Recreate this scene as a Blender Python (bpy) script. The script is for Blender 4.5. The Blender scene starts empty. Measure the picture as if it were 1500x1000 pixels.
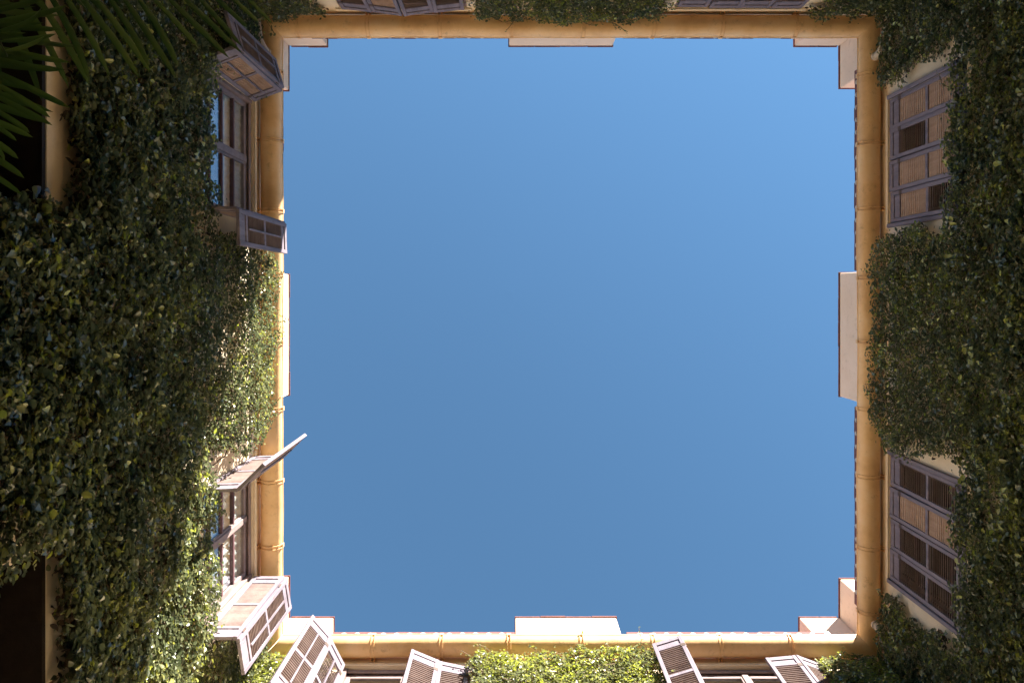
import bpy, math, random
import numpy as np
from mathutils import Vector, Matrix

random.seed(7)
RNG = np.random.default_rng(11)
sc = bpy.context.scene
COL = sc.collection
CZ = 1.5                       # the lens is 1.5 m above the paving; heights below are written above the lens

# ------------------------------------------------------------------ camera
cam = bpy.data.cameras.new('camera')
cam.sensor_width = 36.0
cam.lens = 26.0
cam.shift_x = 2 / 1500.0
cam.shift_y = -72 / 1500.0
cam.clip_start = 0.05
cam.clip_end = 2000
camo = bpy.data.objects.new('camera', cam)
camo.location = (0, 0, CZ)
camo.rotation_euler = (math.pi, 0, 0)
COL.objects.link(camo)
sc.camera = camo

# ------------------------------------------------------------------ light
SUN_L = Vector((-0.64, 1.0, -0.75)).normalized()      # the way the sunlight travels
S = -SUN_L
world = bpy.data.worlds.new('World')
sc.world = world
world.use_nodes = True
wn = world.node_tree.nodes
wl = world.node_tree.links
bg = wn['Background']
sky = wn.new('ShaderNodeTexSky')
sky.sky_type = 'NISHITA'
sky.sun_disc = False
sky.sun_elevation = math.asin(S.z)
sky.sun_rotation = math.atan2(S.x, S.y)
sky.altitude = 100
sky.air_density = 1.0
sky.dust_density = 0.0
sky.ozone_density = 5.0
wb = wn.new('ShaderNodeMix')                           # the camera's white balance
wb.data_type = 'RGBA'
wb.blend_type = 'MULTIPLY'
wb.inputs[0].default_value = 1.0
wb.inputs[7].default_value = (0.77, 0.90, 0.80, 1)
wl.new(sky.outputs[0], wb.inputs[6])
wl.new(wb.outputs[2], bg.inputs[0])
bg.inputs[1].default_value = 0.05
sun = bpy.data.lights.new('sun', 'SUN')
sun.energy = 4.3
sun.angle = math.radians(0.5)
sun.color = (1.0, 0.92, 0.84)
suno = bpy.data.objects.new('sun', sun)
suno.rotation_euler = SUN_L.to_track_quat('-Z', 'Y').to_euler()
suno.location = (6, -10, 20)
COL.objects.link(suno)
sc.view_settings.view_transform = 'Standard'
sc.view_settings.look = 'None'
sc.view_settings.gamma = 1.0
sc.view_settings.exposure = 2.68
sc.view_settings.use_curve_mapping = False
sc.cycles.use_denoising = True
sc.cycles.max_bounces = 10
sc.cycles.diffuse_bounces = 6
sc.cycles.transparent_max_bounces = 12


# ------------------------------------------------------------------ materials
def new_mat(name):
    m = bpy.data.materials.new(name)
    m.use_nodes = True
    return m, m.node_tree.nodes, m.node_tree.links, m.node_tree.nodes['Principled BSDF']


def ramp(nodes, stops):
    r = nodes.new('ShaderNodeValToRGB')
    e = r.color_ramp.elements
    while len(e) < len(stops):
        e.new(0.5)
    for el, (p, c) in zip(e, stops):
        el.position = p
        el.color = (*c, 1)
    return r


def painted(name, cols, scale=3.0, rough=0.8, bump=0.25, bscale=60, stain=None, stain_amt=0.5, stretch=(1, 1, 1), spec=0.3, streak=0.0):
    """weathered paint or plaster: large blotches, fine grain, stain patches with shapes of their own"""
    m, n, l, p = new_mat(name)
    tc = n.new('ShaderNodeTexCoord')
    mp = n.new('ShaderNodeMapping')
    mp.inputs['Scale'].default_value = stretch
    l.new(tc.outputs['Object'], mp.inputs[0])
    nz = n.new('ShaderNodeTexNoise')
    nz.inputs['Scale'].default_value = scale
    nz.inputs['Detail'].default_value = 8
    nz.inputs['Roughness'].default_value = 0.65
    l.new(mp.outputs[0], nz.inputs['Vector'])
    r = ramp(n, [(0.28, cols[0]), (0.5, cols[1]), (0.72, cols[2])])
    l.new(nz.outputs[0], r.inputs[0])
    out = r.outputs[0]
    if stain:
        nz2 = n.new('ShaderNodeTexNoise')
        nz2.inputs['Scale'].default_value = scale * 4.5
        nz2.inputs['Detail'].default_value = 10
        nz2.inputs['Roughness'].default_value = 0.75
        l.new(mp.outputs[0], nz2.inputs['Vector'])
        mr = n.new('ShaderNodeMapRange')
        mr.inputs[1].default_value = 0.56
        mr.inputs[2].default_value = 0.70
        mr.inputs[4].default_value = stain_amt
        l.new(nz2.outputs[0], mr.inputs[0])
        mx = n.new('ShaderNodeMix')
        mx.data_type = 'RGBA'
        l.new(mr.outputs[0], mx.inputs[0])
        l.new(out, mx.inputs[6])
        mx.inputs[7].default_value = (*stain, 1)
        out = mx.outputs[2]
    l.new(out, p.inputs['Base Color'])
    p.inputs['Roughness'].default_value = rough
    p.inputs['Specular IOR Level'].default_value = spec
    nb = n.new('ShaderNodeTexNoise')
    nb.inputs['Scale'].default_value = bscale
    nb.inputs['Detail'].default_value = 6
    l.new(mp.outputs[0], nb.inputs['Vector'])
    b = n.new('ShaderNodeBump')
    b.inputs['Strength'].default_value = bump
    b.inputs['Distance'].default_value = 0.006
    l.new(nb.outputs[0], b.inputs['Height'])
    l.new(b.outputs[0], p.inputs['Normal'])
    return m


def leafy(name, stops, rough=0.36, trans=0.27, spec=0.8):
    m, n, l, p = new_mat(name)
    at = n.new('ShaderNodeAttribute')
    at.attribute_name = 'tint'
    r = ramp(n, stops)
    l.new(at.outputs['Fac'], r.inputs[0])
    l.new(r.outputs[0], p.inputs['Base Color'])
    p.inputs['Roughness'].default_value = rough
    p.inputs['Specular IOR Level'].default_value = spec
    t = n.new('ShaderNodeBsdfTranslucent')
    hs = n.new('ShaderNodeHueSaturation')
    hs.inputs['Saturation'].default_value = 1.15
    hs.inputs['Value'].default_value = 1.5
    l.new(r.outputs[0], hs.inputs['Color'])
    l.new(hs.outputs[0], t.inputs[0])
    mx = n.new('ShaderNodeMixShader')
    mx.inputs[0].default_value = trans
    l.new(p.outputs[0], mx.inputs[1])
    l.new(t.outputs[0], mx.inputs[2])
    l.new(mx.outputs[0], n['Material Output'].inputs[0])
    return m


M = {}
M['plaster'] = painted('ochre_plaster', [(0.70, 0.56, 0.38), (0.78, 0.65, 0.46), (0.82, 0.71, 0.54)], 1.6, 0.9, 0.35, 45, (0.46, 0.34, 0.22), 0.5)
M['gutter'] = painted('ochre_gutter_paint', [(0.68, 0.40, 0.17), (0.84, 0.55, 0.26), (0.88, 0.64, 0.37)], 2.2, 0.5, 0.3, 14, (0.42, 0.24, 0.11), 0.75, spec=0.45)
M['parapet'] = painted('cream_render', [(0.70, 0.53, 0.38), (0.76, 0.59, 0.44), (0.79, 0.63, 0.49)], 2.5, 0.9, 0.4, 60, (0.45, 0.33, 0.23), 0.6)
M['brick'] = painted('terracotta', [(0.26, 0.11, 0.075), (0.38, 0.17, 0.11), (0.45, 0.23, 0.16)], 9, 0.85, 0.5, 70, (0.35, 0.28, 0.22), 0.6)
M['coping'] = painted('aged_brick_coping', [(0.10, 0.04, 0.04), (0.16, 0.065, 0.06), (0.22, 0.10, 0.085)], 9, 0.85, 0.5, 70, (0.3, 0.22, 0.18), 0.5)
M['mortar'] = painted('lime_mortar', [(0.5, 0.45, 0.38), (0.6, 0.55, 0.47), (0.66, 0.6, 0.52)], 12, 0.95, 0.5, 80)
M['shutter'] = painted('faded_mauve_paint', [(0.12, 0.10, 0.118), (0.205, 0.173, 0.2), (0.285, 0.245, 0.272)], 4, 0.75, 0.4, 55, (0.13, 0.085, 0.06), 0.8, stretch=(2, 2, 0.35))
M['slat'] = painted('weathered_slats', [(0.16, 0.11, 0.10), (0.23, 0.17, 0.15), (0.30, 0.23, 0.20)], 6, 0.8, 0.3, 50, (0.2, 0.12, 0.08), 0.6, stretch=(1, 1, 1))
M['brown'] = painted('bare_brown_wood', [(0.30, 0.18, 0.11), (0.42, 0.28, 0.19), (0.50, 0.35, 0.25)], 5, 0.8, 0.3, 50, (0.15, 0.08, 0.05), 0.5, stretch=(3, 3, 1))
M['frame'] = painted('window_frame_paint', [(0.19, 0.135, 0.125), (0.26, 0.19, 0.175), (0.32, 0.245, 0.23)], 5, 0.65, 0.3, 60, (0.2, 0.12, 0.09), 0.6)
M['bar'] = painted('shaded_glazing_bar', [(0.10, 0.05, 0.055), (0.14, 0.075, 0.08), (0.18, 0.10, 0.10)], 6, 0.6, 0.2, 60)  # shade on the bars' undersides is put into this dark colour
M['curtain'] = painted('white_curtain', [(0.66, 0.64, 0.61), (0.74, 0.72, 0.69), (0.78, 0.76, 0.73)], 3, 0.95, 0.1, 90)
M['dark'] = painted('interior_shade', [(0.035, 0.028, 0.022), (0.05, 0.04, 0.032), (0.06, 0.05, 0.04)], 2, 0.95, 0.2, 30)  # darkness inside rooms and passages is put into this colour
M['oak'] = painted('shade_dark_oak', [(0.014, 0.009, 0.006), (0.022, 0.014, 0.009), (0.034, 0.022, 0.015)], 3, 0.6, 0.4, 30, stretch=(4, 4, 0.5))  # doorway shade is put into a near-black wood colour
M['stem'] = painted('vine_bark', [(0.09, 0.06, 0.035), (0.15, 0.105, 0.065), (0.22, 0.16, 0.11)], 12, 0.9, 0.5, 60)
M['stone'] = painted('paving_stone', [(0.46, 0.42, 0.36), (0.55, 0.51, 0.44), (0.60, 0.56, 0.49)], 2, 0.85, 0.4, 40)
M['trunk'] = painted('palm_trunk_fibre', [(0.10, 0.07, 0.04), (0.16, 0.11, 0.07), (0.22, 0.16, 0.10)], 9, 0.95, 0.8, 40, stretch=(1, 1, 4))
M['pot'] = painted('clay_pot', [(0.34, 0.15, 0.08), (0.42, 0.20, 0.11), (0.48, 0.26, 0.16)], 5, 0.85, 0.3, 50)
M['pipe'] = painted('cream_pipe_paint', [(0.58, 0.46, 0.32), (0.66, 0.54, 0.40), (0.72, 0.60, 0.46)], 5, 0.55, 0.15, 50, (0.45, 0.3, 0.18), 0.5)
M['iron'] = painted('rusted_iron', [(0.05, 0.035, 0.03), (0.09, 0.06, 0.045), (0.14, 0.08, 0.05)], 20, 0.7, 0.4, 80)
M['ivy'] = leafy('ivy_leaves', [(0.0, (0.10, 0.062, 0.036)), (0.05, (0.075, 0.05, 0.03)), (0.07, (0.035, 0.045, 0.018)), (0.35, (0.084, 0.105, 0.055)), (0.62, (0.145, 0.162, 0.085)), (0.80, (0.215, 0.225, 0.11)), (0.93, (0.32, 0.33, 0.09)), (1.0, (0.38, 0.42, 0.10))])
M['palm'] = leafy('palm_leaflets', [(0.0, (0.035, 0.062, 0.016)), (0.5, (0.06, 0.092, 0.024)), (1.0, (0.095, 0.13, 0.034))], 0.3, 0.3)


def glass():
    m, n, l, p = new_mat('window_glass')
    n.remove(p)
    g = n.new('ShaderNodeBsdfGlossy')
    g.inputs['Roughness'].default_value = 0.02
    g.inputs['Color'].default_value = (0.95, 0.97, 1, 1)
    t = n.new('ShaderNodeBsdfTransparent')
    t.inputs[0].default_value = (0.86, 0.9, 0.9, 1)
    f = n.new('ShaderNodeLayerWeight')
    f.inputs[0].default_value = 0.5
    pw = n.new('ShaderNodeMath')
    pw.operation = 'POWER'
    pw.inputs[1].default_value = 3.2
    l.new(f.outputs['Facing'], pw.inputs[0])
    ma = n.new('ShaderNodeMath')
    ma.operation = 'MULTIPLY_ADD'
    ma.inputs[1].default_value = 0.93
    ma.inputs[2].default_value = 0.05
    l.new(pw.outputs[0], ma.inputs[0])
    mx = n.new('ShaderNodeMixShader')
    l.new(ma.outputs[0], mx.inputs[0])
    l.new(t.outputs[0], mx.inputs[1])
    l.new(g.outputs[0], mx.inputs[2])
    l.new(mx.outputs[0], n['Material Output'].inputs[0])
    return m


M['glass'] = glass()


# ------------------------------------------------------------------ mesh helpers
class MB:
    def __init__(self):
        self.v = []
        self.f = []

    def box(self, x0, x1, y0, y1, z0, z1, m=None):
        b = len(self.v)
        for z in (z0, z1):
            for x, y in ((x0, y0), (x1, y0), (x1, y1), (x0, y1)):
                p = Vector((x, y, z))
                self.v.append(tuple(m @ p if m else p))
        self.f += [tuple(b + i for i in q) for q in ((0, 3, 2, 1), (4, 5, 6, 7), (0, 1, 5, 4), (1, 2, 6, 5), (2, 3, 7, 6), (3, 0, 4, 7))]
        return self

    def quad(self, *pts):
        b = len(self.v)
        self.v += [tuple(p) for p in pts]
        self.f.append(tuple(range(b, b + len(pts))))
        return self

    def tube(self, pts, radii, sides=6, caps=True):
        b = len(self.v)
        pts = [Vector(p) for p in pts]
        n = len(pts)
        for i, p in enumerate(pts):
            d = (pts[min(i + 1, n - 1)] - pts[max(i - 1, 0)]).normalized()
            a = d.orthogonal().normalized() if i == 0 else (a - d * a.dot(d)).normalized()
            c = d.cross(a)
            r = radii[i] if isinstance(radii, (list, tuple)) else radii
            for k in range(sides):
                t = 2 * math.pi * k / sides
                self.v.append(tuple(p + a * (r * math.cos(t)) + c * (r * math.sin(t))))
        for i in range(n - 1):
            for k in range(sides):
                k2 = (k + 1) % sides
                self.f.append((b + i * sides + k, b + i * sides + k2, b + (i + 1) * sides + k2, b + (i + 1) * sides + k))
        if caps:
            self.f.append(tuple(b + k for k in reversed(range(sides))))
            self.f.append(tuple(b + (n - 1) * sides + k for k in range(sides)))
        return self

    def mesh(self, name, mat, smooth=False):
        me = bpy.data.meshes.new(name)
        me.from_pydata(self.v, [], self.f)
        me.materials.append(mat)
        if smooth:
            me.polygons.foreach_set('use_smooth', [True] * len(me.polygons))
        me.update()
        return me

    def build(self, name, mat, parent=None, smooth=False, bevel=0.0):
        return link(name, self.mesh(name, mat, smooth), parent, bevel)


def link(name, me, parent=None, bevel=0.0):
    o = bpy.data.objects.new(name, me)
    COL.objects.link(o)
    if parent is not None:
        o.parent = parent
    if bevel:
        md = o.modifiers.new('bevel', 'BEVEL')
        md.width = bevel
        md.segments = 1
        md.limit_method = 'ANGLE'
    return o


def tag(o, label, cat, group=None):
    o['label'] = label
    o['category'] = cat
    if group:
        o['group'] = group
    return o


def empty(name, mat=None):
    o = bpy.data.objects.new(name, None)
    o.empty_display_size = 0.3
    COL.objects.link(o)
    if mat:
        o.matrix_world = mat
    return o


# ------------------------------------------------------------------ ground
g = MB()
g.quad((-400, -400, 0), (400, -400, 0), (400, 400, 0), (-400, 400, 0))
go = g.build('ground', M['stone'])
go['kind'] = 'structure'

# ------------------------------------------------------------------ the four wings
XL, XR, YT, YB = -2.748, 4.05, -3.04, 4.0          # inner wall faces of the courtyard
EAVE = 8.10
T = 0.42
SH_B, SH_T = 6.49, 7.86                            # shutter bottom and top


class Wing:
    def __init__(s, name, label, origin, N, U, lo, hi, ext):
        s.sign = 1 if (U[0] + U[1]) > 0 else -1
        s.ax = 0 if abs(U[0]) > 0.5 else 1
        m = Matrix.Identity(4)
        for i in range(3):
            m[i][0] = U[i]
            m[i][1] = N[i]
            m[i][2] = (0, 0, 1)[i]
            m[i][3] = origin[i]
        m[2][3] = CZ
        s.m = m
        base = m.copy()
        base[2][3] = 0.0
        s.root = empty(name, base)
        tag(s.root, label, 'building', 'wings around the courtyard')
        a, b = s.sign * lo, s.sign * hi
        s.u0, s.u1 = min(a, b), max(a, b)          # courtyard corners along the wing
        s.ext = ext

    def rng(s, a, b):
        a, b = s.sign * a, s.sign * b
        return min(a, b), max(a, b)

    def loc(s, wx, wy):
        return s.m.inverted() @ Vector((wx, wy, CZ))

    def add(s, mb, name, mat, parent=None, smooth=False, bevel=0.0):
        """parts directly under the wing are raised to lens height; sub-parts sit in their part's frame"""
        o = mb.build(name, mat, parent or s.root, smooth, bevel)
        if parent is None:
            o.location = (0, 0, CZ)
        return o


WINGS = {
    'left': Wing('courtyard_wing', 'ivy-clad wing with four folded-out shutter pairs, glazed windows and two dark doorways', (XL, 0, 0), (1, 0, 0), (0, -1, 0), YT, YB, T),
    'right': Wing('courtyard_wing', 'shaded ochre wing with two windows of flat closed four-leaf louvred shutters in ivy', (XR, 0, 0), (-1, 0, 0), (0, 1, 0), YT, YB, T),
    'top': Wing('courtyard_wing', 'shaded ochre wing with one window ajar and one shut behind mauve shutters', (0, YT, 0), (0, 1, 0), (1, 0, 0), XL, XR, 0),
    'bottom': Wing('courtyard_wing', 'sunlit wing with bright gutter, white parapet blocks and half-open shutters', (0, YB, 0), (0, -1, 0), (-1, 0, 0), XL, XR, 0),
}
WIN = {'left': [(-1.40, 1.30), (2.39, 1.30)], 'right': [(-1.39, 1.32), (2.385, 1.32)], 'top': [(-1.145, 1.36), (2.43, 1.38)], 'bottom': [(-1.10, 1.36), (2.475, 1.50)]}
DOORS = {'left': [(-2.3, -0.5), (1.5, 3.3)]}
BLOCKS = {'left': [(YT - T, -2.452), (-0.216, 1.247), (3.45, YB + T)],
          'right': [(YT - T, -2.477), (-0.233, 1.263), (3.483, YB + T)],
          'top': [(XL + 0.052, -2.228), (-0.017, 1.239), (3.45, XR - 0.052)],
          'bottom': [(XL + 0.052, -2.153), (0.058, 1.28), (3.508, XR - 0.052)]}
WT, WB_ = 7.90, 6.46                                # window opening head and foot


def build_wall(key):
    w = WINGS[key]
    ops = []
    for c, wd in WIN[key]:
        a, b = w.rng(c - wd / 2, c + wd / 2)
        ops.append((a, b, WB_, WT))
    for a, b in DOORS.get(key, []):
        a, b = w.rng(a, b)
        ops.append((a, b, -CZ + 0.02, 4.38))
    zt = EAVE + 0.03
    us = sorted({w.u0 - w.ext, w.u1 + w.ext} | {o[0] for o in ops} | {o[1] for o in ops})
    zs = sorted({-CZ, zt} | {o[2] for o in ops} | {o[3] for o in ops})
    mb = MB()
    for i in range(len(us) - 1):
        for j in range(len(zs) - 1):
            cu, cz = (us[i] + us[i + 1]) / 2, (zs[j] + zs[j + 1]) / 2
            if any(o[0] < cu < o[1] and o[2] < cz < o[3] for o in ops):
                continue
            a, b, c, d = us[i], us[i + 1], zs[j], zs[j + 1]
            mb.quad((a, 0, c), (b, 0, c), (b, 0, d), (a, 0, d))
            mb.quad((a, -T, c), (a, -T, d), (b, -T, d), (b, -T, c))
    for a, b, c, d in ops:
        mb.quad((a, 0, d), (b, 0, d), (b, -T, d), (a, -T, d))
        mb.quad((a, 0, c), (a, -T, c), (b, -T, c), (b, 0, c))
        mb.quad((a, 0, c), (a, 0, d), (a, -T, d), (a, -T, c))
        mb.quad((b, 0, c), (b, -T, c), (b, -T, d), (b, 0, d))
    a, b = w.u0 - w.ext, w.u1 + w.ext
    mb.quad((a, 0, zt), (b, 0, zt), (b, -T, zt), (a, -T, zt))
    w.add(mb, 'wall', M['plaster'])


def build_roof(key):
    w = WINGS[key]
    a0, b0 = w.u0, w.u1
    blocks = [w.rng(*b) for b in BLOCKS[key]]
    blocks.sort()
    # sloping roof behind the eave, mitred towards the neighbouring wings
    mb = MB()
    n0, n1, z0, z1 = -0.36, -5.0, 8.30, 9.75
    mb.quad((a0 + n0, n0, z0), (b0 - n0, n0, z0), (b0 - n1, n1, z1), (a0 + n1, n1, z1))
    mb.quad((a0 + n0, n0, z0), (a0 + n0, n0, EAVE + 0.03), (b0 - n0, n0, EAVE + 0.03), (b0 - n0, n0, z0))
    mb.quad((a0 + n1, n1, z1), (b0 - n1, n1, z1), (b0 - n1, n1, -CZ), (a0 + n1, n1, -CZ))
    roof = w.add(mb, 'roof', M['brick'])
    # eave course: a thin terracotta board of flat tiles, barrel tiles on it with pale mortar in their mouths
    tile = MB()
    R, L, seg = 0.066, 0.52, 6
    for yy, dz in ((0.0, 0.0), (-L, 0.10)):
        for rr in (R, R - 0.014):
            for k in range(seg + 1):
                t = math.pi * k / seg
                tile.v.append((rr * math.cos(t), yy, rr * 0.62 * math.sin(t) + dz))
    n = seg + 1
    for k in range(seg):
        tile.f += [(k, k + 1, 2 * n + k + 1, 2 * n + k), (n + k + 1, n + k, 3 * n + k, 3 * n + k + 1), (k + 1, k, n + k, n + k + 1)]
    tme = tile.mesh('tile', M['brick'], True)
    plug = MB()
    for yy in (0.0, -0.06):
        for k in range(seg + 1):
            t = math.pi * k / seg
            plug.v.append((0.026 * math.cos(t), yy, 0.03 * math.sin(t)))
    plug.f = [tuple(range(n)), tuple(range(2 * n - 1, n - 1, -1))] + [(k, n + k, n + k + 1, k + 1) for k in range(seg)] + [(0, n - 1, 2 * n - 1, n)]
    pme = plug.mesh('mortar_plug', M['mortar'])
    flat = MB().box(-0.0705, 0.0705, -0.5, 0.0, -0.03, 0.034).mesh('under_tile', M['coping'])
    edge = 0.212
    for i in range(len(blocks) - 1):
        a, b = blocks[i][1] + 0.01, blocks[i + 1][0] - 0.01
        cnt = max(1, round((b - a) / 0.143))
        st = (b - a) / cnt
        for k in range(cnt):
            u = a + st * (k + 0.5)
            jn = random.uniform(-0.003, 0.003)
            jz = random.uniform(-0.004, 0.004)
            o = link('under_tile', flat, roof)
            o.location = (u, edge + jn, EAVE + 0.122 + jz)
            if k:
                o = link('tile', tme, roof)
                o.location = (u - st / 2, edge - 0.05 + random.uniform(-0.006, 0.005), EAVE + 0.112 + jz)
                o.rotation_euler = (0, 0, random.uniform(-0.03, 0.03))
                p = link('mortar', pme, roof)
                p.location = (u - st / 2, edge + 0.003, EAVE + 0.105 + jz)
    # parapet blocks with a terracotta coping
    ztop = 8.985
    for a, b in blocks:
        mb = MB()
        mb.box(a, b, -0.355, 0.05, EAVE + 0.035, ztop)
        pb = w.add(mb, 'parapet', M['parapet'], bevel=0.008)
        cp = MB()
        nb = max(2, round((b - a) / 0.3))
        for k in range(nb):
            ua = a - 0.012 + (b - a + 0.024) * k / nb
            ub = a - 0.012 + (b - a + 0.024) * (k + 1) / nb - 0.003
            if key in ('top', 'bottom'):
                ua, ub = max(ua, w.u0 + 0.08), min(ub, w.u1 - 0.08)
            j = random.uniform(-0.005, 0.004)
            c = MB().box(ua, ub, -0.38, 0.062 + j, ztop + 0.001, ztop + 0.024)
            c.build('coping_tile', M['coping'], pb, bevel=0.005)


def build_gutter(key):
    w = WINGS[key]
    C, R, Z = 0.132, 0.118, EAVE
    K, SEG = 14, 48
    prof = [(C + R * math.cos(t), Z + R * 1.02 * math.sin(t)) for t in [math.pi + math.pi * k / K for k in range(K + 1)]]
    inn = [(C + (R - 0.008) * math.cos(t), Z + (R - 0.008) * math.sin(t)) for t in [2 * math.pi - math.pi * k / K for k in range(K + 1)]]
    bead = [(C + R - 0.004 + 0.011 * math.cos(t), Z + 0.004 + 0.011 * math.sin(t)) for t in [2 * math.pi * k / 8 for k in range(8)]]
    ph = [random.uniform(0, 6.28) for _ in range(4)]
    mb = MB()
    for loop in (prof + inn, bead):
        b = len(mb.v)
        n = len(loop)
        for i in range(SEG + 1):
            for nn, zz in loop:
                a, e = w.u0 + nn, w.u1 - nn
                u = a + (e - a) * i / SEG
                dz = 0.004 * math.sin(u * 1.7 + ph[0]) + 0.0025 * math.sin(u * 5.1 + ph[1])
                dn = 0.003 * math.sin(u * 2.3 + ph[2]) + 0.002 * math.sin(u * 7.3 + ph[3])
                mb.v.append((u, nn + dn, zz + dz))
        for i in range(SEG):
            for k in range(n):
                k2 = (k + 1) % n
                mb.f.append((b + i * n + k, b + i * n + k2, b + (i + 1) * n + k2, b + (i + 1) * n + k))
    gut = w.add(mb, 'gutter', M['gutter'], smooth=True)
    # straps: paired rings round the gutter with a hook into the wall
    st = MB()
    for du in (-0.018, 0.018):
        b = len(st.v)
        rows = []
        for k in range(K + 1):
            t = math.pi + math.pi * k / K
            rows.append((C + (R + 0.006) * math.cos(t), Z + (R + 0.006) * 1.02 * math.sin(t)))
        for nn, zz in rows:
            for d, e in ((-0.006, 0.0), (-0.004, 0.005), (0.004, 0.005), (0.006, 0.0)):
                cx, cz = nn - C, zz - Z
                ln = math.hypot(cx, cz)
                st.v.append((du + d, nn + cx / ln * e, zz + cz / ln * e))
        for i in range(K):
            for k in range(3):
                st.f.append((b + i * 4 + k, b + i * 4 + k + 1, b + i * 4 + 4 + k + 1, b + i * 4 + 4 + k))
        st.box(du - 0.005, du + 0.005, -0.001, 0.02, Z - 0.10, Z - 0.0)
    st.box(-0.022, 0.022, C + R - 0.006, C + R + 0.012, Z - 0.02, Z + 0.022)
    sme = st.mesh('gutter_strap', M['gutter'], False)
    pos = []
    if key in ('top', 'bottom'):
        pos = [-2.29 + 0.766 * k for k in range(9)]
    else:
        pos = [-2.38 + 0.735 * k for k in range(9)]
    for c in pos:
        u = w.sign * (c + random.uniform(-0.03, 0.03))
        if w.u0 + 0.3 < u < w.u1 - 0.3:
            o = link('gutter_strap', sme, gut)
            o.location = (u, 0, random.uniform(-0.004, 0.004))


for k in WINGS:
    build_wall(k)
    build_roof(k)
    build_gutter(k)

# unseen attic added behind one wing's eave, sized to shade the left wing's ivy
w = WINGS['top']
mb = MB().box(w.u0 - 0.3, 2.6, -4.2, -1.30, EAVE + 0.3, 10.5)
att = w.add(mb, 'shading_attic', M['plaster'])
MB().box(w.u0 - 0.35, 2.65, -4.3, -1.26, 10.5, 10.56).build('shading_attic_cornice', M['brick'], att)


# outlets and down pipes in three corners
def downpipe(key, c, corner):
    """outlet under the gutter, an offset run to the corner, then down behind the ivy"""
    w = WINGS[key]
    u, e = w.sign * c, w.sign * corner
    mb = MB()
    d = 1 if e > u else -1
    mb.tube([(u, 0.12, EAVE - 0.09), (u, 0.12, EAVE - 0.15), (u + d * 0.03, 0.105, EAVE - 0.20), (u + d * 0.10, 0.075, EAVE - 0.235), (e - d * 0.05, 0.06, EAVE - 0.28), (e, 0.05, EAVE - 0.34), (e, 0.05, EAVE - 0.45), (e, 0.05, -CZ + 0.01)], 0.036, 14)
    mb.tube([(u, 0.12, EAVE - 0.125), (u, 0.12, EAVE - 0.155)], 0.046, 14)
    w.add(mb, 'downpipe', M['pipe'], smooth=True)


downpipe('right', YT + 0.50, YT + 0.07)
downpipe('right', YB - 0.42, YB - 0.07)
downpipe('left', YT + 0.45, YT + 0.07)

# ------------------------------------------------------------------ windows
def curtain_mesh(u0, u1, z0, z1, n):
    mb = MB()
    N = 90
    for i in range(N + 1):
        u = u0 + (u1 - u0) * i / N
        d = 0.009 * math.sin(i * 0.9) + 0.005 * math.sin(i * 2.3 + 1)
        mb.v += [(u, n + d * 1.3, z0), (u, n + d, z1)]
    for i in range(N):
        mb.f.append((2 * i, 2 * i + 2, 2 * i + 3, 2 * i + 1))
    return mb


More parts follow.
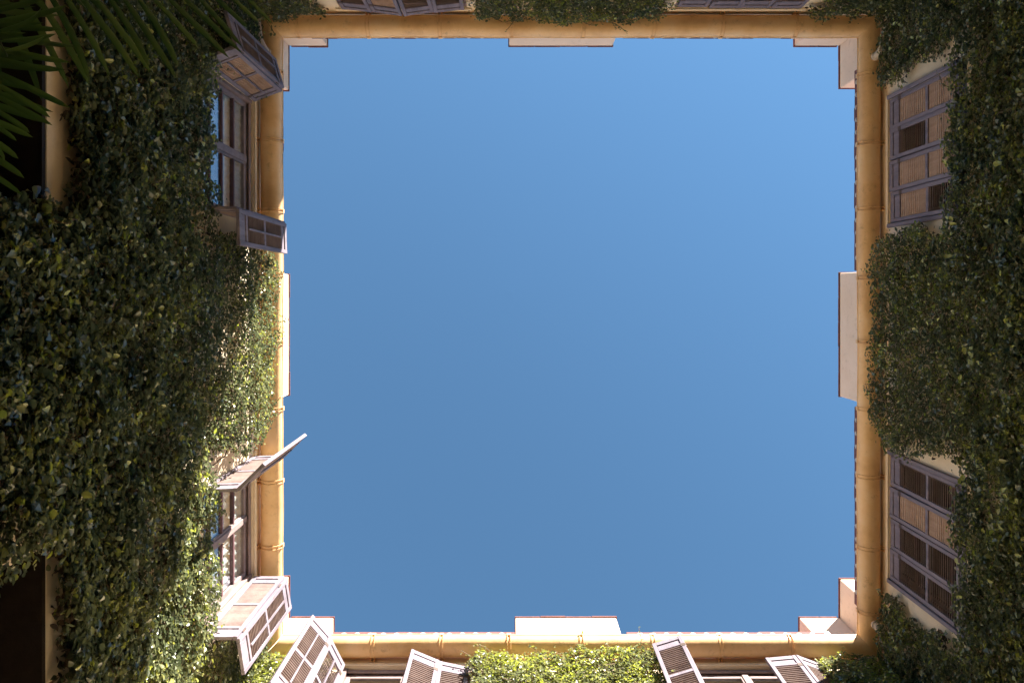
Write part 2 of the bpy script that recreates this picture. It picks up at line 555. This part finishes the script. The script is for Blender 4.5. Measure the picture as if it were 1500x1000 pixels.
def build_window(key, c, wd):
    w = WINGS[key]
    a, b = w.rng(c - wd / 2, c + wd / 2)
    mid = (a + b) / 2
    fr = MB()
    # fixed frame lining the reveal
    fr.box(a + 0.001, a + 0.04, -0.10, -0.012, WB_ + 0.002, WT - 0.002)
    fr.box(b - 0.04, b - 0.001, -0.10, -0.012, WB_ + 0.002, WT - 0.002)
    fr.box(a + 0.042, b - 0.042, -0.10, -0.06, WT - 0.075, WT - 0.003)
    fr.box(a + 0.042, b - 0.042, -0.045, -0.025, WT - 0.05, WT - 0.003)
    fr.box(a + 0.042, b - 0.042, -0.10, -0.03, WB_ + 0.002, WB_ + 0.06)
    win = w.add(fr, 'window', M['frame'], bevel=0.004)
    # two casements
    zb, zt = WB_ + 0.062, WT - 0.077
    for s in (-1, 1):
        ua, ub = (a + 0.043, mid - 0.002) if s < 0 else (mid + 0.002, b - 0.043)
        cs = MB()
        cs.box(ua, ua + 0.05, -0.095, -0.055, zb, zt)
        cs.box(ub - 0.05, ub, -0.095, -0.055, zb, zt)
        cs.box(ua + 0.051, ub - 0.051, -0.095, -0.055, zt - 0.045, zt)
        cs.box(ua + 0.051, ub - 0.051, -0.095, -0.055, zb, zb + 0.07)
        cs.box((ub - 0.03) if s < 0 else (ua - 0.004), (ub + 0.004) if s < 0 else (ua + 0.03), -0.0545, -0.04, zb, zt)
        cs.build('casement', M['frame'], win, bevel=0.003)
        za, ze = zb + 0.07, zt - 0.045
        rows = 4
        hh = (ze - za) / rows
        for r in range(rows):
            p0, p1 = za + r * hh, za + (r + 1) * hh
            if r:
                MB().box(ua + 0.051, ub - 0.051, -0.092, -0.050, p0 - 0.014, p0 + 0.014).build('glazing_bar', M['bar'], win)
            MB().box(ua + 0.049, ub - 0.049, -0.072, -0.068, p0 + (0.0145 if r else -0.002), p1 - (0.0145 if r < rows - 1 else -0.002)).build('pane', M['glass'], win)
    if key == 'left':
        curtain_mesh(a + 0.05, b - 0.05, WB_ + 0.02, WT - 0.02, -0.098).build('curtain', M['curtain'], win, smooth=True)
    # room behind
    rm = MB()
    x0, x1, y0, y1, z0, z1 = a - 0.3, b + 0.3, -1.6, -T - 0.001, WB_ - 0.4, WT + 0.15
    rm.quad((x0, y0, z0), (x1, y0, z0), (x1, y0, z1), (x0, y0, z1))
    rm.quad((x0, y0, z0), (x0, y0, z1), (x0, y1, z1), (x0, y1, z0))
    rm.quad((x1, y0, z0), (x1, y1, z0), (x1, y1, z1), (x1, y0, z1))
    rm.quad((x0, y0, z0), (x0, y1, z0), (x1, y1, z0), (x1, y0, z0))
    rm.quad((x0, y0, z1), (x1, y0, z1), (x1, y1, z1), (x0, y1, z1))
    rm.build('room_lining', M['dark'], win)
    # sill and the moulded head above the opening
    MB().box(a - 0.06, b + 0.06, 0.001, 0.07, WB_ - 0.07, WB_ - 0.004).build('sill', M['plaster'], win, bevel=0.008)
    MB().box(a - 0.05, b + 0.05, 0.001, 0.022, WT + 0.006, WT + 0.05).build('lintel', M['plaster'], win, bevel=0.005)


for key in WIN:
    for c, wd in WIN[key]:
        build_window(key, c, wd)

# doorways of the left wing: a passage with plank doors, its shade put into the dark colours
w = WINGS['left']
for a, b in DOORS['left']:
    a, b = w.rng(a, b)
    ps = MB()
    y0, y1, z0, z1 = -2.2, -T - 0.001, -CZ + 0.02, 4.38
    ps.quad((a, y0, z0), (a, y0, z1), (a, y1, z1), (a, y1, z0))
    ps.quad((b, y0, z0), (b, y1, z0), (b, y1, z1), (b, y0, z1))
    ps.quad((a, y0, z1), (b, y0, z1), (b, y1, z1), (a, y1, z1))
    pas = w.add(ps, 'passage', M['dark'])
    ln = MB()  # boards added to turn the reveals as dark as the opening's shade
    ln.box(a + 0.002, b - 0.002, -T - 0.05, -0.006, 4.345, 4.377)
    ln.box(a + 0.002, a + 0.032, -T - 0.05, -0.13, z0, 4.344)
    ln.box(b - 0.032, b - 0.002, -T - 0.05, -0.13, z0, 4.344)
    ln.build('door_shade_lining', M['oak'], pas)
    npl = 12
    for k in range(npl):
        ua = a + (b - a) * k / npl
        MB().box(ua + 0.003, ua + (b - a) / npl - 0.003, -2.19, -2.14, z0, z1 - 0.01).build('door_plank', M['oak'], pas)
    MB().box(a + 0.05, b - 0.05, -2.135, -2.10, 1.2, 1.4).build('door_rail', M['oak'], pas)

# ------------------------------------------------------------------ shutters
LW, LH, LT = 0.325, SH_T - SH_B, 0.034


def shutter_meshes():
    s = 0.042
    fr = MB()
    t = LT / 2
    fr.box(0.002, s, -t, t, 0, LH)
    fr.box(LW - s, LW - 0.002, -t, t, 0, LH)
    z_rows = [(0.0, 0.06), (0.165, 0.205), (0.655, 0.70), (1.185, 1.215), (1.305, LH)]
    for z0, z1 in z_rows:
        fr.box(s + 0.0005, LW - s - 0.0005, -t + 0.002, t - 0.002, z0, z1)
    for z0, z1 in ((0.061, 0.164), (1.216, 1.304)):
        fr.box(s + 0.0005, LW - s - 0.0005, -t + 0.012, t - 0.012, z0, z1)
    fme = fr.mesh('shutter', M['shutter'])
    slats = {}
    for nm, ang, mat, pitch in (('open', 62, M['slat'], 0.0335), ('flip', -62, M['slat'], 0.0335), ('shut', 80, M['brown'], 0.0335), ('lit', 34, M['slat'], 0.0335), ('litflip', -34, M['slat'], 0.0335), ('half', 70, M['slat'], 0.0335)):
        for pi, (z0, z1) in enumerate(((0.205, 0.655), (0.70, 1.185))):
            mb = MB()
            n = int((z1 - z0) / pitch)
            for k in range(n):
                z = z0 + (z1 - z0) * (k + 0.5) / n
                A = math.radians(ang + random.uniform(-2.5, 2.5))
                mm = Matrix.Translation((0, 0, z)) @ Matrix.Rotation(-A, 4, 'X')
                hw = 0.0195 if nm == 'shut' else 0.0165
                mb.box(s + 0.001, LW - s - 0.001, -hw, hw, -0.003, 0.003, mm)
            slats[(nm, pi)] = mb.mesh('louvre_slats', mat)
    rod = MB()
    rod.box(LW / 2 - 0.008, LW / 2 + 0.008, LT / 2 - 0.006, LT / 2 + 0.010, 0.215, 1.175)
    rme = rod.mesh('tilt_rod', M['shutter'])
    rod2 = MB()
    rod2.box(LW / 2 - 0.008, LW / 2 + 0.008, -LT / 2 - 0.010, -LT / 2 + 0.006, 0.215, 1.175)
    rme2 = rod2.mesh('tilt_rod', M['shutter'])
    hg = MB()
    hg.tube([(0, 0, -0.035), (0, 0, 0.035)], 0.008, 8)
    hg.box(0.003, 0.05, LT / 2 - 0.001, LT / 2 + 0.003, -0.025, 0.025)
    hme = hg.mesh('hinge', M['iron'])
    return fme, slats, rme, rme2, hme


FME, SLATS, RME, RME2, HME = shutter_meshes()


def shutter(key, p0, p1, slat=('open', 'open'), rod=0, dz=0.0):
    """one leaf from its hinge edge p0 towards p1 (world plan points)"""
    w = WINGS[key]
    a, b = w.loc(*p0), w.loc(*p1)
    d = b - a
    o = link('shutter', FME, w.root, 0.003)
    o.location = (a.x, a.y, CZ + SH_B + dz)
    o.rotation_euler = (random.uniform(-0.006, 0.006), random.uniform(-0.006, 0.006), math.atan2(d.y, d.x))
    nrm = Vector((-d.y, d.x, 0))
    front = nrm.dot(w.loc(0.5, 0.5) - (a + b) / 2) > 0         # which face of the leaf looks into the court
    for pi in (0, 1):
        sk = slat[pi]
        if not front:
            sk = {'open': 'flip', 'lit': 'litflip'}.get(sk, sk)
        s = link('louvre_slats', SLATS[(sk, pi)], o)
        s['kind'] = 'stuff'
    if rod:
        link('tilt_rod', RME if rod > 0 else RME2, o)
    for z in (0.16, LH - 0.2):
        h = link('hinge', HME, o)
        h.location = (0, 0, z)
    return o


def fold(key, pts, slat=(('open', 'open'), ('open', 'open')), rods=(0, 0)):
    """two leaves hinged in a row, each kept at its true width"""
    p = Vector(pts[0])
    for i in range(len(pts) - 1):
        d = (Vector(pts[i + 1]) - Vector(pts[i])).normalized()
        q = p + d * (LW + 0.004)
        shutter(key, p, q, slat[i], rods[i], random.uniform(-0.004, 0.004))
        p = q


OO = ('open', 'open')
SS = ('shut', 'shut')
LL = ('lit', 'lit')
HH = ('half', 'half')
# left wing
fold('left', [(-2.725, -2.04), (-2.46, -2.14), (-2.55, -2.46)], (SS, LL), (1, 1))
fold('left', [(-2.725, -0.75), (-2.395, -0.735), (-2.385, -0.40)], (LL, LL), (-1, -1))
fold('left', [(-2.725, 1.745), (-2.40, 1.735), (-2.18, 1.52)], (HH, LL), (1, 1))
fold('left', [(-2.725, 3.035), (-2.41, 3.036), (-2.36, 3.36)], (HH, LL), (1, -1))
# right wing: flat and shut
wl_ = WIN['right']
for (c, wd), pats in zip(wl_, ([SS, ('shut', 'open'), SS, ('open', 'shut')], [OO, SS, OO, OO])):
    ys = [c - wd / 2 + 0.005 + (LW + 0.003) * k for k in range(4)]
    for y, pt in zip(ys, pats):
        shutter('right', (XR - 0.004, y), (XR - 0.004, y + LW), pt, 0)
    u0, u1 = c - wd / 2, c + wd / 2
    for ua in (u0 - 0.045, u1 + 0.003):
        WINGS['right'].add(MB().box(ua, ua + 0.042, 0.001, 0.035, WB_, WT), 'shutter_jamb', M['shutter'], bevel=0.004)
# top wing
fold('top', [(-1.80, YT + 0.02), (-1.48, YT + 0.055), (-1.16, YT + 0.10)], (OO, SS), (0, 0))
fold('top', [(-0.49, YT + 0.02), (-0.81, YT + 0.055), (-1.13, YT + 0.10)], (OO, OO), (0, 0))
for k in range(4):
    x = 2.43 - 0.66 + (LW + 0.006) * k
    shutter('top', (x, YT + 0.004), (x + LW, YT + 0.004), (OO, OO, OO, SS)[k], 0)
# bottom wing
fold('bottom', [(-1.76, 3.965), (-1.905, 3.68), (-2.09, 3.47)], (HH, LL), (1, 1))
fold('bottom', [(-0.44, 3.99), (-0.78, 3.92), (-1.07, 3.80)], (LL, LL), (0, 0))
fold('bottom', [(1.745, 3.975), (1.80, 3.69), (1.49, 3.785)], (LL, LL), (-1, -1))
fold('bottom', [(3.33, 3.975), (3.085, 3.885), (2.76, 3.915)], (LL, LL), (-1, -1))


# ------------------------------------------------------------------ ivy
def vnoise(x, y, seed, scale):
    r = np.random.default_rng(seed).random((64, 64))
    x = x / scale + 17.3
    y = y / scale + 9.1
    i, j = np.floor(x).astype(int), np.floor(y).astype(int)
    fx, fy = x - i, y - j
    fx, fy = fx * fx * (3 - 2 * fx), fy * fy * (3 - 2 * fy)
    g = lambda a, b: r[a % 64, b % 64]
    return (g(i, j) * (1 - fx) + g(i + 1, j) * fx) * (1 - fy) + (g(i, j + 1) * (1 - fx) + g(i + 1, j + 1) * fx) * fy


LEAF_P = np.array([(0, 0, 0), (0.26, 0.16, 0.03), (0.36, 0.46, 0.05), (0.2, 0.78, 0.03), (0, 1.0, -0.06), (-0.2, 0.78, 0.03), (-0.36, 0.46, 0.05), (-0.26, 0.16, 0.03), (0, 0.48, -0.03)])
LEAF_F = np.array([(8, 0, 1), (8, 1, 2), (8, 2, 3), (8, 3, 4), (8, 4, 5), (8, 5, 6), (8, 6, 7), (8, 7, 0)])


def norm(a):
    return a / np.maximum(np.linalg.norm(a, axis=1, keepdims=True), 1e-9)


def leaf_frames(n, out, up):
    N = norm(np.stack([RNG.normal(0, 0.42, n), np.full(n, out) + RNG.normal(0, 0.35, n), up + RNG.normal(0, 0.42, n)], 1))
    Tp = np.stack([RNG.normal(0, 0.6, n), RNG.normal(0.25, 0.3, n), -0.8 + RNG.normal(0, 0.45, n)], 1)
    Tp = norm(Tp - N * np.sum(N * Tp, 1, keepdims=True))
    return N, Tp, np.cross(Tp, N)


def leaf_mesh(name, P, N, Tp, B, size, tint, mat):
    n = len(P)
    wv = RNG.uniform(0.75, 1.15, n)
    V = (P[:, None, :] + size[:, None, None] * (LEAF_P[None, :, 0:1] * wv[:, None, None] * B[:, None, :] + (LEAF_P[None, :, 1:2] - 0.4) * Tp[:, None, :] + LEAF_P[None, :, 2:3] * 2.0 * N[:, None, :]))
    nv, nf = len(LEAF_P), len(LEAF_F)
    F = (LEAF_F[None] + (np.arange(n) * nv)[:, None, None]).reshape(-1)
    me = bpy.data.meshes.new(name)
    me.vertices.add(n * nv)
    me.vertices.foreach_set('co', V.reshape(-1).astype(np.float32))
    me.loops.add(len(F))
    me.loops.foreach_set('vertex_index', F.astype(np.int32))
    me.polygons.add(n * nf)
    me.polygons.foreach_set('loop_start', np.arange(0, n * nf * 3, 3, dtype=np.int32))
    me.polygons.foreach_set('loop_total', np.full(n * nf, 3, dtype=np.int32))
    me.polygons.foreach_set('use_smooth', np.ones(n * nf, dtype=bool))
    at = me.attributes.new('tint', 'FLOAT', 'POINT')
    at.data.foreach_set('value', np.repeat(tint, nv).astype(np.float32))
    me.materials.append(mat)
    me.update(calc_edges=True)
    return me


def young_leaf_mesh(t):
    P = np.zeros((1, 3))
    return leaf_mesh('leaf', P, np.array([[0, 0, 1.0]]), np.array([[0, 1.0, 0]]), np.array([[1.0, 0, 0]]), np.array([1.0]), np.array([t]), M['ivy'])


YOUNG = [young_leaf_mesh(t) for t in (0.86, 0.92, 0.97, 1.0)]


def ivy(key, label, dens, zlow, zvis, thick, seed, gaps, young, stems, tintbias=0.0, bulge=None, size=(0.026, 0.05), shoots=60, sparse=0.5):
    """gaps: bare rectangles (world lo, hi, z0, z1) on the wall; leaves fill the rest of it"""
    w = WINGS[key]
    base = w.m.copy()
    base[2][3] = 0
    root = empty('ivy', base)
    tag(root, label, 'ivy', 'ivy climbing the courtyard walls')

    def wob(u, z):
        return (vnoise(u, z, seed + 5, 0.16) - 0.5) * 0.16 + (vnoise(u, z, seed + 6, 0.4) - 0.5) * 0.16

    def covered(u, z):
        ok = z + np.abs(wob(u, z)) * 0.8 < 7.93
        wu = u * w.sign
        d = wob(u, z) + RNG.normal(0, 0.028, len(u)) * (RNG.random(len(u)) < 0.5)
        for a, b, z0, z1 in gaps:
            ok &= ~((wu > a + d) & (wu < b + d) & (z > z0 + d) & (z < z1 + d))
        return ok

    def thickness(u, z):
        t = thick * (0.40 + 0.8 * vnoise(u, z, seed, 0.34) + 0.5 * (vnoise(u, z, seed + 1, 0.12) - 0.3))
        t = np.maximum(t, 0.02)
        if bulge is not None:
            a, b, amt = bulge
            wu = u * w.sign
            t = t + amt * np.clip(1 - np.abs((wu - (a + b) / 2) / ((b - a) / 2)) ** 4, 0, 1) * np.clip((z - 6.4) / 1.2, 0, 1)
        return t

    L = w.u1 - w.u0
    parts = []
    for z0, z1, dd in ((zvis, 7.98, dens), (zlow, zvis, dens * 0.35)):
        n = int(L * (z1 - z0) * dd)
        u = RNG.uniform(w.u0 + 0.02, w.u1 - 0.02, n)
        z = RNG.uniform(z0, z1, n)
        ok = covered(u, z)
        u, z = u[ok], z[ok]
        # thin, twiggy spots here and there
        bare = vnoise(u, z, seed + 9, 0.28) + 0.35 * vnoise(u, z, seed + 10, 0.09)
        keep = RNG.random(len(u)) < np.clip((bare - 0.2) / 0.22, sparse, 1)
        u, z = u[keep], z[keep]
        th = thickness(u, z)
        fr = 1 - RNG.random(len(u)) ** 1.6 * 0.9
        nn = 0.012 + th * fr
        fringe = RNG.random(len(u)) < 0.05
        nn = nn + fringe * RNG.uniform(0, 0.07, len(u))
        parts.append((u, z, nn, fr))
    u = np.concatenate([p[0] for p in parts])
    z = np.concatenate([p[1] for p in parts])
    nn = np.concatenate([p[2] for p in parts])
    fr = np.concatenate([p[3] for p in parts])
    n = len(u)
    P = np.stack([u, nn, z + CZ], 1)
    N, Tp, B = leaf_frames(n, 0.7, 0.6)
    low = np.clip((6.9 - z) / 2.5, 0, 1)
    sz = RNG.uniform(size[0], size[1], n) * (0.9 + 0.55 * low) * np.where(RNG.random(n) < 0.12, 1.35, 1.0)
    clump = vnoise(u, z, seed + 20, 0.25)
    tint = np.clip(0.10 + 0.50 * RNG.random(n) + 0.34 * clump + tintbias + (RNG.random(n) < 0.13) * 0.33, 0.075, 1)  # some leaves lightened at random to stand for glints
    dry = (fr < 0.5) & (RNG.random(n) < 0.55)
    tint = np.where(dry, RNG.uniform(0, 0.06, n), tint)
    # trailing shoots that leave the mass, with a leaf every few centimetres
    su, ps, ns = [], [], []
    sm = MB()
    made = 0
    for _ in range(shoots * 12):
        if made >= shoots:
            break
        uu, zz = RNG.uniform(w.u0 + 0.1, w.u1 - 0.1), RNG.uniform(zvis, 7.9)
        if not covered(np.array([uu]), np.array([zz]))[0]:
            continue
        edge_ = not covered(np.array([uu + 0.14, uu - 0.14, uu]), np.array([zz, zz, min(zz + 0.12, 7.92)])).all()
        if not edge_ and RNG.random() < 0.7:
            continue
        made += 1
        p = np.array([uu, float(thickness(np.array([uu]), np.array([zz]))[0]), zz])
        v = np.array([RNG.normal(0, 0.8), RNG.uniform(0.1, 0.7), RNG.normal(0.1, 0.7)])
        v /= np.linalg.norm(v)
        pts = [tuple(p + (0, 0, CZ))]
        for q in range(int(RNG.integers(5, 11))):
            v = v + RNG.normal(0, 0.22, 3) + np.array([0, -0.02, -0.10])
            v /= np.linalg.norm(v)
            p = p + v * 0.026
            p[1] = max(p[1], 0.02)
            pts.append(tuple(p + (0, 0, CZ)))
            ps.append(p + RNG.normal(0, 0.012, 3) + (0, 0, CZ))
        sm.tube(pts, [0.003] * len(pts), 3)
    if ps:
        P2 = np.array(ps)
        N2, T2, B2 = leaf_frames(len(P2), 0.5, 0.5)
        P = np.concatenate([P, P2])
        N = np.concatenate([N, N2])
        Tp = np.concatenate([Tp, T2])
        B = np.concatenate([B, B2])
        sz = np.concatenate([sz, RNG.uniform(0.022, 0.042, len(P2))])
        tint = np.concatenate([tint, RNG.uniform(0.5, 1.0, len(P2))])
        sh_ = sm.build('shoots', M['stem'], root)
        sh_['kind'] = 'stuff'
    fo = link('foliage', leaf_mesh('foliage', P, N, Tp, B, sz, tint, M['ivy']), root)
    fo['kind'] = 'stuff'
    # bright young leaves that stand out one by one
    placed = 0
    tries = 0
    while placed < young and tries < young * 20:
        tries += 1
        uu = RNG.uniform(w.u0 + 0.05, w.u1 - 0.05)
        zz = zvis + (7.8 - zvis) * RNG.random()
        if not covered(np.array([uu]), np.array([zz]))[0]:
            continue
        cl = int(RNG.integers(1, 4))
        for _ in range(cl):
            u1, z1 = uu + RNG.normal(0, 0.035), zz + RNG.normal(0, 0.045)
            t = float(thickness(np.array([u1]), np.array([z1]))[0])
            Nn, Tt, Bb = leaf_frames(1, 0.9, 0.1)
            s = RNG.uniform(0.042, 0.07) * (1.0 if zz < 6.8 else 0.8)
            o = link('leaf', YOUNG[int(RNG.integers(0, 4))], root)
            mm = Matrix.Identity(4)
            for i in range(3):
                mm[i][0], mm[i][1], mm[i][2] = Bb[0][i] * s, Tt[0][i] * s, Nn[0][i] * s
            mm[0][3], mm[1][3], mm[2][3] = u1, 0.03 + t, z1 + CZ
            o.matrix_local = mm
            placed += 1
    # woody stems climbing the plaster
    for k in range(stems):
        u1 = RNG.uniform(w.u0 + 0.1, w.u1 - 0.1)
        wu = u1 * w.sign
        top = 7.7
        bot = -CZ
        for a, b, z0, z1 in gaps:
            if a - (0.3 if z0 < 0 else 0.12) < wu < b + (0.3 if z0 < 0 else 0.12):
                if z0 < 0:
                    bot = z1 + 0.25 + 0.3 * RNG.random()
                else:
                    top = z0 - 0.15
        pts, rad = [], []
        zz = bot
        r0 = RNG.uniform(0.006, 0.016)
        du = 0.0
        nst = 46
        c0 = u1
        for i in range(nst + 1):
            f = i / nst
            zz = bot + (top - bot) * f
            du = 0.75 * du + RNG.normal(0, 0.018)
            u1 += du
            u1 = c0 + (u1 - c0) * 0.9
            pts.append((u1, 0.012 + r0 + 0.02 * RNG.random(), max(zz, -CZ + 0.002) + CZ))
            rad.append(r0 * (1 - 0.7 * f))
        link('vine_stem', MB().tube(pts, rad, 5).mesh('vine_stem', M['stem'], True), root)


ivy('left', 'dark loose ivy hanging round two doorways and between the folded-out shutters', 4600, 2.4, 3.3, 0.15, 100,
    [(-2.16, -0.56, 6.62, 8.5), (1.52, 3.2, 6.62, 8.5), (-2.34, -0.46, -9, 4.50), (1.5, 3.3, -9, 4.33)], 260, 42, 0.04, (-0.6, 1.6, 0.135), (0.024, 0.046), 70, 0.4)
ivy('right', 'grey-green clipped ivy around the flat closed shutters', 6200, 5.1, 5.6, 0.13, 200,
    [(-2.22, -0.60, 6.66, 8.5), (1.58, 3.22, 6.55, 8.5)], 150, 24, 0.10, (-0.75, 1.75, 0.10), (0.026, 0.046))
ivy('top', 'dense shaded ivy between the ajar shutters and the shut window', 7600, 6.5, 7.0, 0.12, 300,
    [(-1.98, -0.33, 6.6, 8.5), (1.64, 3.24, 6.6, 8.5)], 40, 10, 0.12, (-0.4, 1.75, 0.05), (0.024, 0.04))
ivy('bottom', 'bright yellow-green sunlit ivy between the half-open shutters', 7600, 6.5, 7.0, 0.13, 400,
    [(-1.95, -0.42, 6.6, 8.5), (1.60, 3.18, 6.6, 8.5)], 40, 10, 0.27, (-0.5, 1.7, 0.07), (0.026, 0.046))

# ------------------------------------------------------------------ palm beside the doorway
def leaflet_mesh(L, wd, droop):
    mb = MB()
    n = 7
    for i in range(n + 1):
        t = i / n
        ww = wd * (0.45 + 1.1 * t) * (1 - t) ** 0.55 * (1.25 if t > 0.05 else 0.8)
        z = -droop * t * t * L
        y = t * L * (1 - 0.12 * droop * t)
        mb.v += [(-ww, y, z + ww * 0.35), (0, y, z - ww * 0.15), (ww, y, z + ww * 0.35)]
    for i in range(n):
        b = i * 3
        mb.f += [(b, b + 1, b + 4, b + 3), (b + 1, b + 2, b + 5, b + 4)]
    me = mb.mesh('leaflet', M['palm'], True)
    at = me.attributes.new('tint', 'FLOAT', 'POINT')
    at.data.foreach_set('value', np.full(len(me.vertices), random.random(), dtype=np.float32))
    return me


LEAFLETS = [leaflet_mesh(1.0, 0.037, d) for d in (0.15, 0.25, 0.35, 0.2, 0.3)]
palm = empty('palm_tree', Matrix.Translation((-2.36, -1.35, 0)))
tag(palm, 'small palm with drooping feathery fronds in front of a dark doorway', 'palm')
MB().tube([(0, 0, 0.0), (0.01, 0.02, 1.2), (0.0, 0.0, 2.4), (0.01, 0.0, 3.3)], [0.11, 0.095, 0.085, 0.06], 12).build('trunk', M['trunk'], palm, smooth=True)


def frond(pts, nl, ll, side=(1, -1), splay=0.7, start=0.15):
    # Catmull-Rom rachis, leaflets in two ranks pointing forward and down
    pts = [Vector(p) for p in pts]
    off = Vector((-2.36, -1.35, -CZ))
    pts = [p - off for p in pts]
    q = [pts[0] * 2 - pts[1]] + pts + [pts[-1] * 2 - pts[-2]]
    cur = []
    for i in range(1, len(q) - 2):
        for k in range(8):
            t = k / 8
            cur.append(0.5 * ((2 * q[i]) + (q[i + 1] - q[i - 1]) * t + (2 * q[i - 1] - 5 * q[i] + 4 * q[i + 1] - q[i + 2]) * t * t + (3 * q[i] - q[i - 1] - 3 * q[i + 1] + q[i + 2]) * t ** 3))
    cur.append(pts[-1])
    n = len(cur)
    fr = MB().tube(cur, [0.014 * (1 - 0.8 * i / (n - 1)) for i in range(n)], 6).build('frond', M['palm'], palm, smooth=True)
    for s in side:
        for k in range(nl):
            f = start + (1 - start) * (k + 0.5 * (s > 0)) / nl
            x = min(f, 0.999) * (n - 1)
            i = int(x)
            p = cur[i].lerp(cur[min(i + 1, n - 1)], x - i)
            d = (cur[min(i + 1, n - 1)] - cur[i]).normalized()
            lat = d.cross(Vector((0, 0, 1))).normalized() * s
            fw = splay + 0.5 * max(0, f - 0.6) + random.uniform(-0.12, 0.12)
            y = (lat + d * fw + Vector((0, 0, random.uniform(-0.15, 0.15)))).normalized()
            zz = Vector((0, 0, 1))
            zz = (zz - y * zz.dot(y)).normalized()
            xx = y.cross(zz)
            ln = ll * (0.55 + 0.75 * math.sin(math.pi * min(1, 0.15 + 0.8 * f))) * random.uniform(0.88, 1.1)
            o = link('leaflet', random.choice(LEAFLETS), fr)
            m = Matrix.Identity(4)
            for j in range(3):
                m[j][0], m[j][1], m[j][2], m[j][3] = xx[j] * ln, y[j] * ln, zz[j] * ln, p[j]
            o.matrix_local = m


C0 = (-2.35, -1.35, 1.75)
frond([C0, (-2.05, -1.22, 2.7), (-1.6, -1.20, 3.0), (-1.05, -1.24, 3.0)], 24, 0.36)
frond([C0, (-2.27, -1.1, 2.6), (-2.14, -0.75, 2.85), (-2.06, -0.1, 2.75)], 23, 0.36)
frond([C0, (-2.25, -1.5, 2.5), (-2.1, -1.75, 2.9), (-1.85, -2.1, 2.95)], 20, 0.36)
frond([C0, (-2.42, -1.55, 2.6), (-2.4, -1.9, 2.8), (-2.3, -2.4, 2.6)], 20, 0.33)
frond([C0, (-2.1, -1.15, 2.5), (-1.95, -0.85, 2.75), (-1.9, -0.45, 2.6)], 20, 0.32)
frond([C0, (-2.2, -1.45, 2.6), (-1.95, -1.55, 3.1), (-1.45, -1.75, 3.25)], 24, 0.36)
frond([C0, (-2.15, -1.25, 2.35), (-1.85, -1.05, 2.5), (-1.6, -0.75, 2.35)], 20, 0.33)

# ------------------------------------------------------------------ shrub in a pot by the second doorway
sh = empty('potted_shrub', Matrix.Translation((-1.95, 1.55, 0)))
tag(sh, 'slender potted shrub with small glossy leaves in front of a dark doorway', 'shrub')
pot = MB()
pr = [(0.15, 0.0), (0.17, 0.05), (0.22, 0.40), (0.25, 0.42), (0.25, 0.48), (0.22, 0.48), (0.20, 0.44)]
for r, z in pr:
    for k in range(20):
        t = 2 * math.pi * k / 20
        pot.v.append((r * math.cos(t), r * math.sin(t), z))
for i in range(len(pr) - 1):
    for k in range(20):
        k2 = (k + 1) % 20
        pot.f.append((i * 20 + k, i * 20 + k2, (i + 1) * 20 + k2, (i + 1) * 20 + k))
pot.f.append(tuple(reversed(range(20))))
pot.f.append(tuple((len(pr) - 1) * 20 + k for k in range(20)))
pot.build('pot', M['pot'], sh, smooth=False)
pos = []
for k in range(9):
    a = 2 * math.pi * k / 9
    tip = Vector((0.30 * math.cos(a) * random.uniform(0.4, 1.1), 0.30 * math.sin(a) * random.uniform(0.4, 1.1), random.uniform(3.3, 4.05)))
    p0 = Vector((0.05 * math.cos(a), 0.05 * math.sin(a), 0.42))
    pts = [p0.lerp(tip, t) + Vector((random.uniform(-.02, .02), random.uniform(-.02, .02), 0)) for t in (0, 0.3, 0.6, 0.8, 1)]
    MB().tube(pts, [0.014, 0.011, 0.008, 0.006, 0.003], 6).build('stem', M['stem'], sh, smooth=True)
    for j in range(120):
        t = random.uniform(0.45, 1.0)
        p = p0.lerp(tip, t)
        pos.append((p.x + random.gauss(0, 0.05), p.y + random.gauss(0, 0.05), p.z + random.gauss(0, 0.05)))
P = np.array(pos)
N, Tp, B = leaf_frames(len(P), 0.2, 0.9)
fo = link('foliage', leaf_mesh('foliage', P, N, Tp, B, RNG.uniform(0.03, 0.055, len(P)), RNG.uniform(0.05, 0.6, len(P)), M['ivy']), sh)
fo['kind'] = 'stuff'
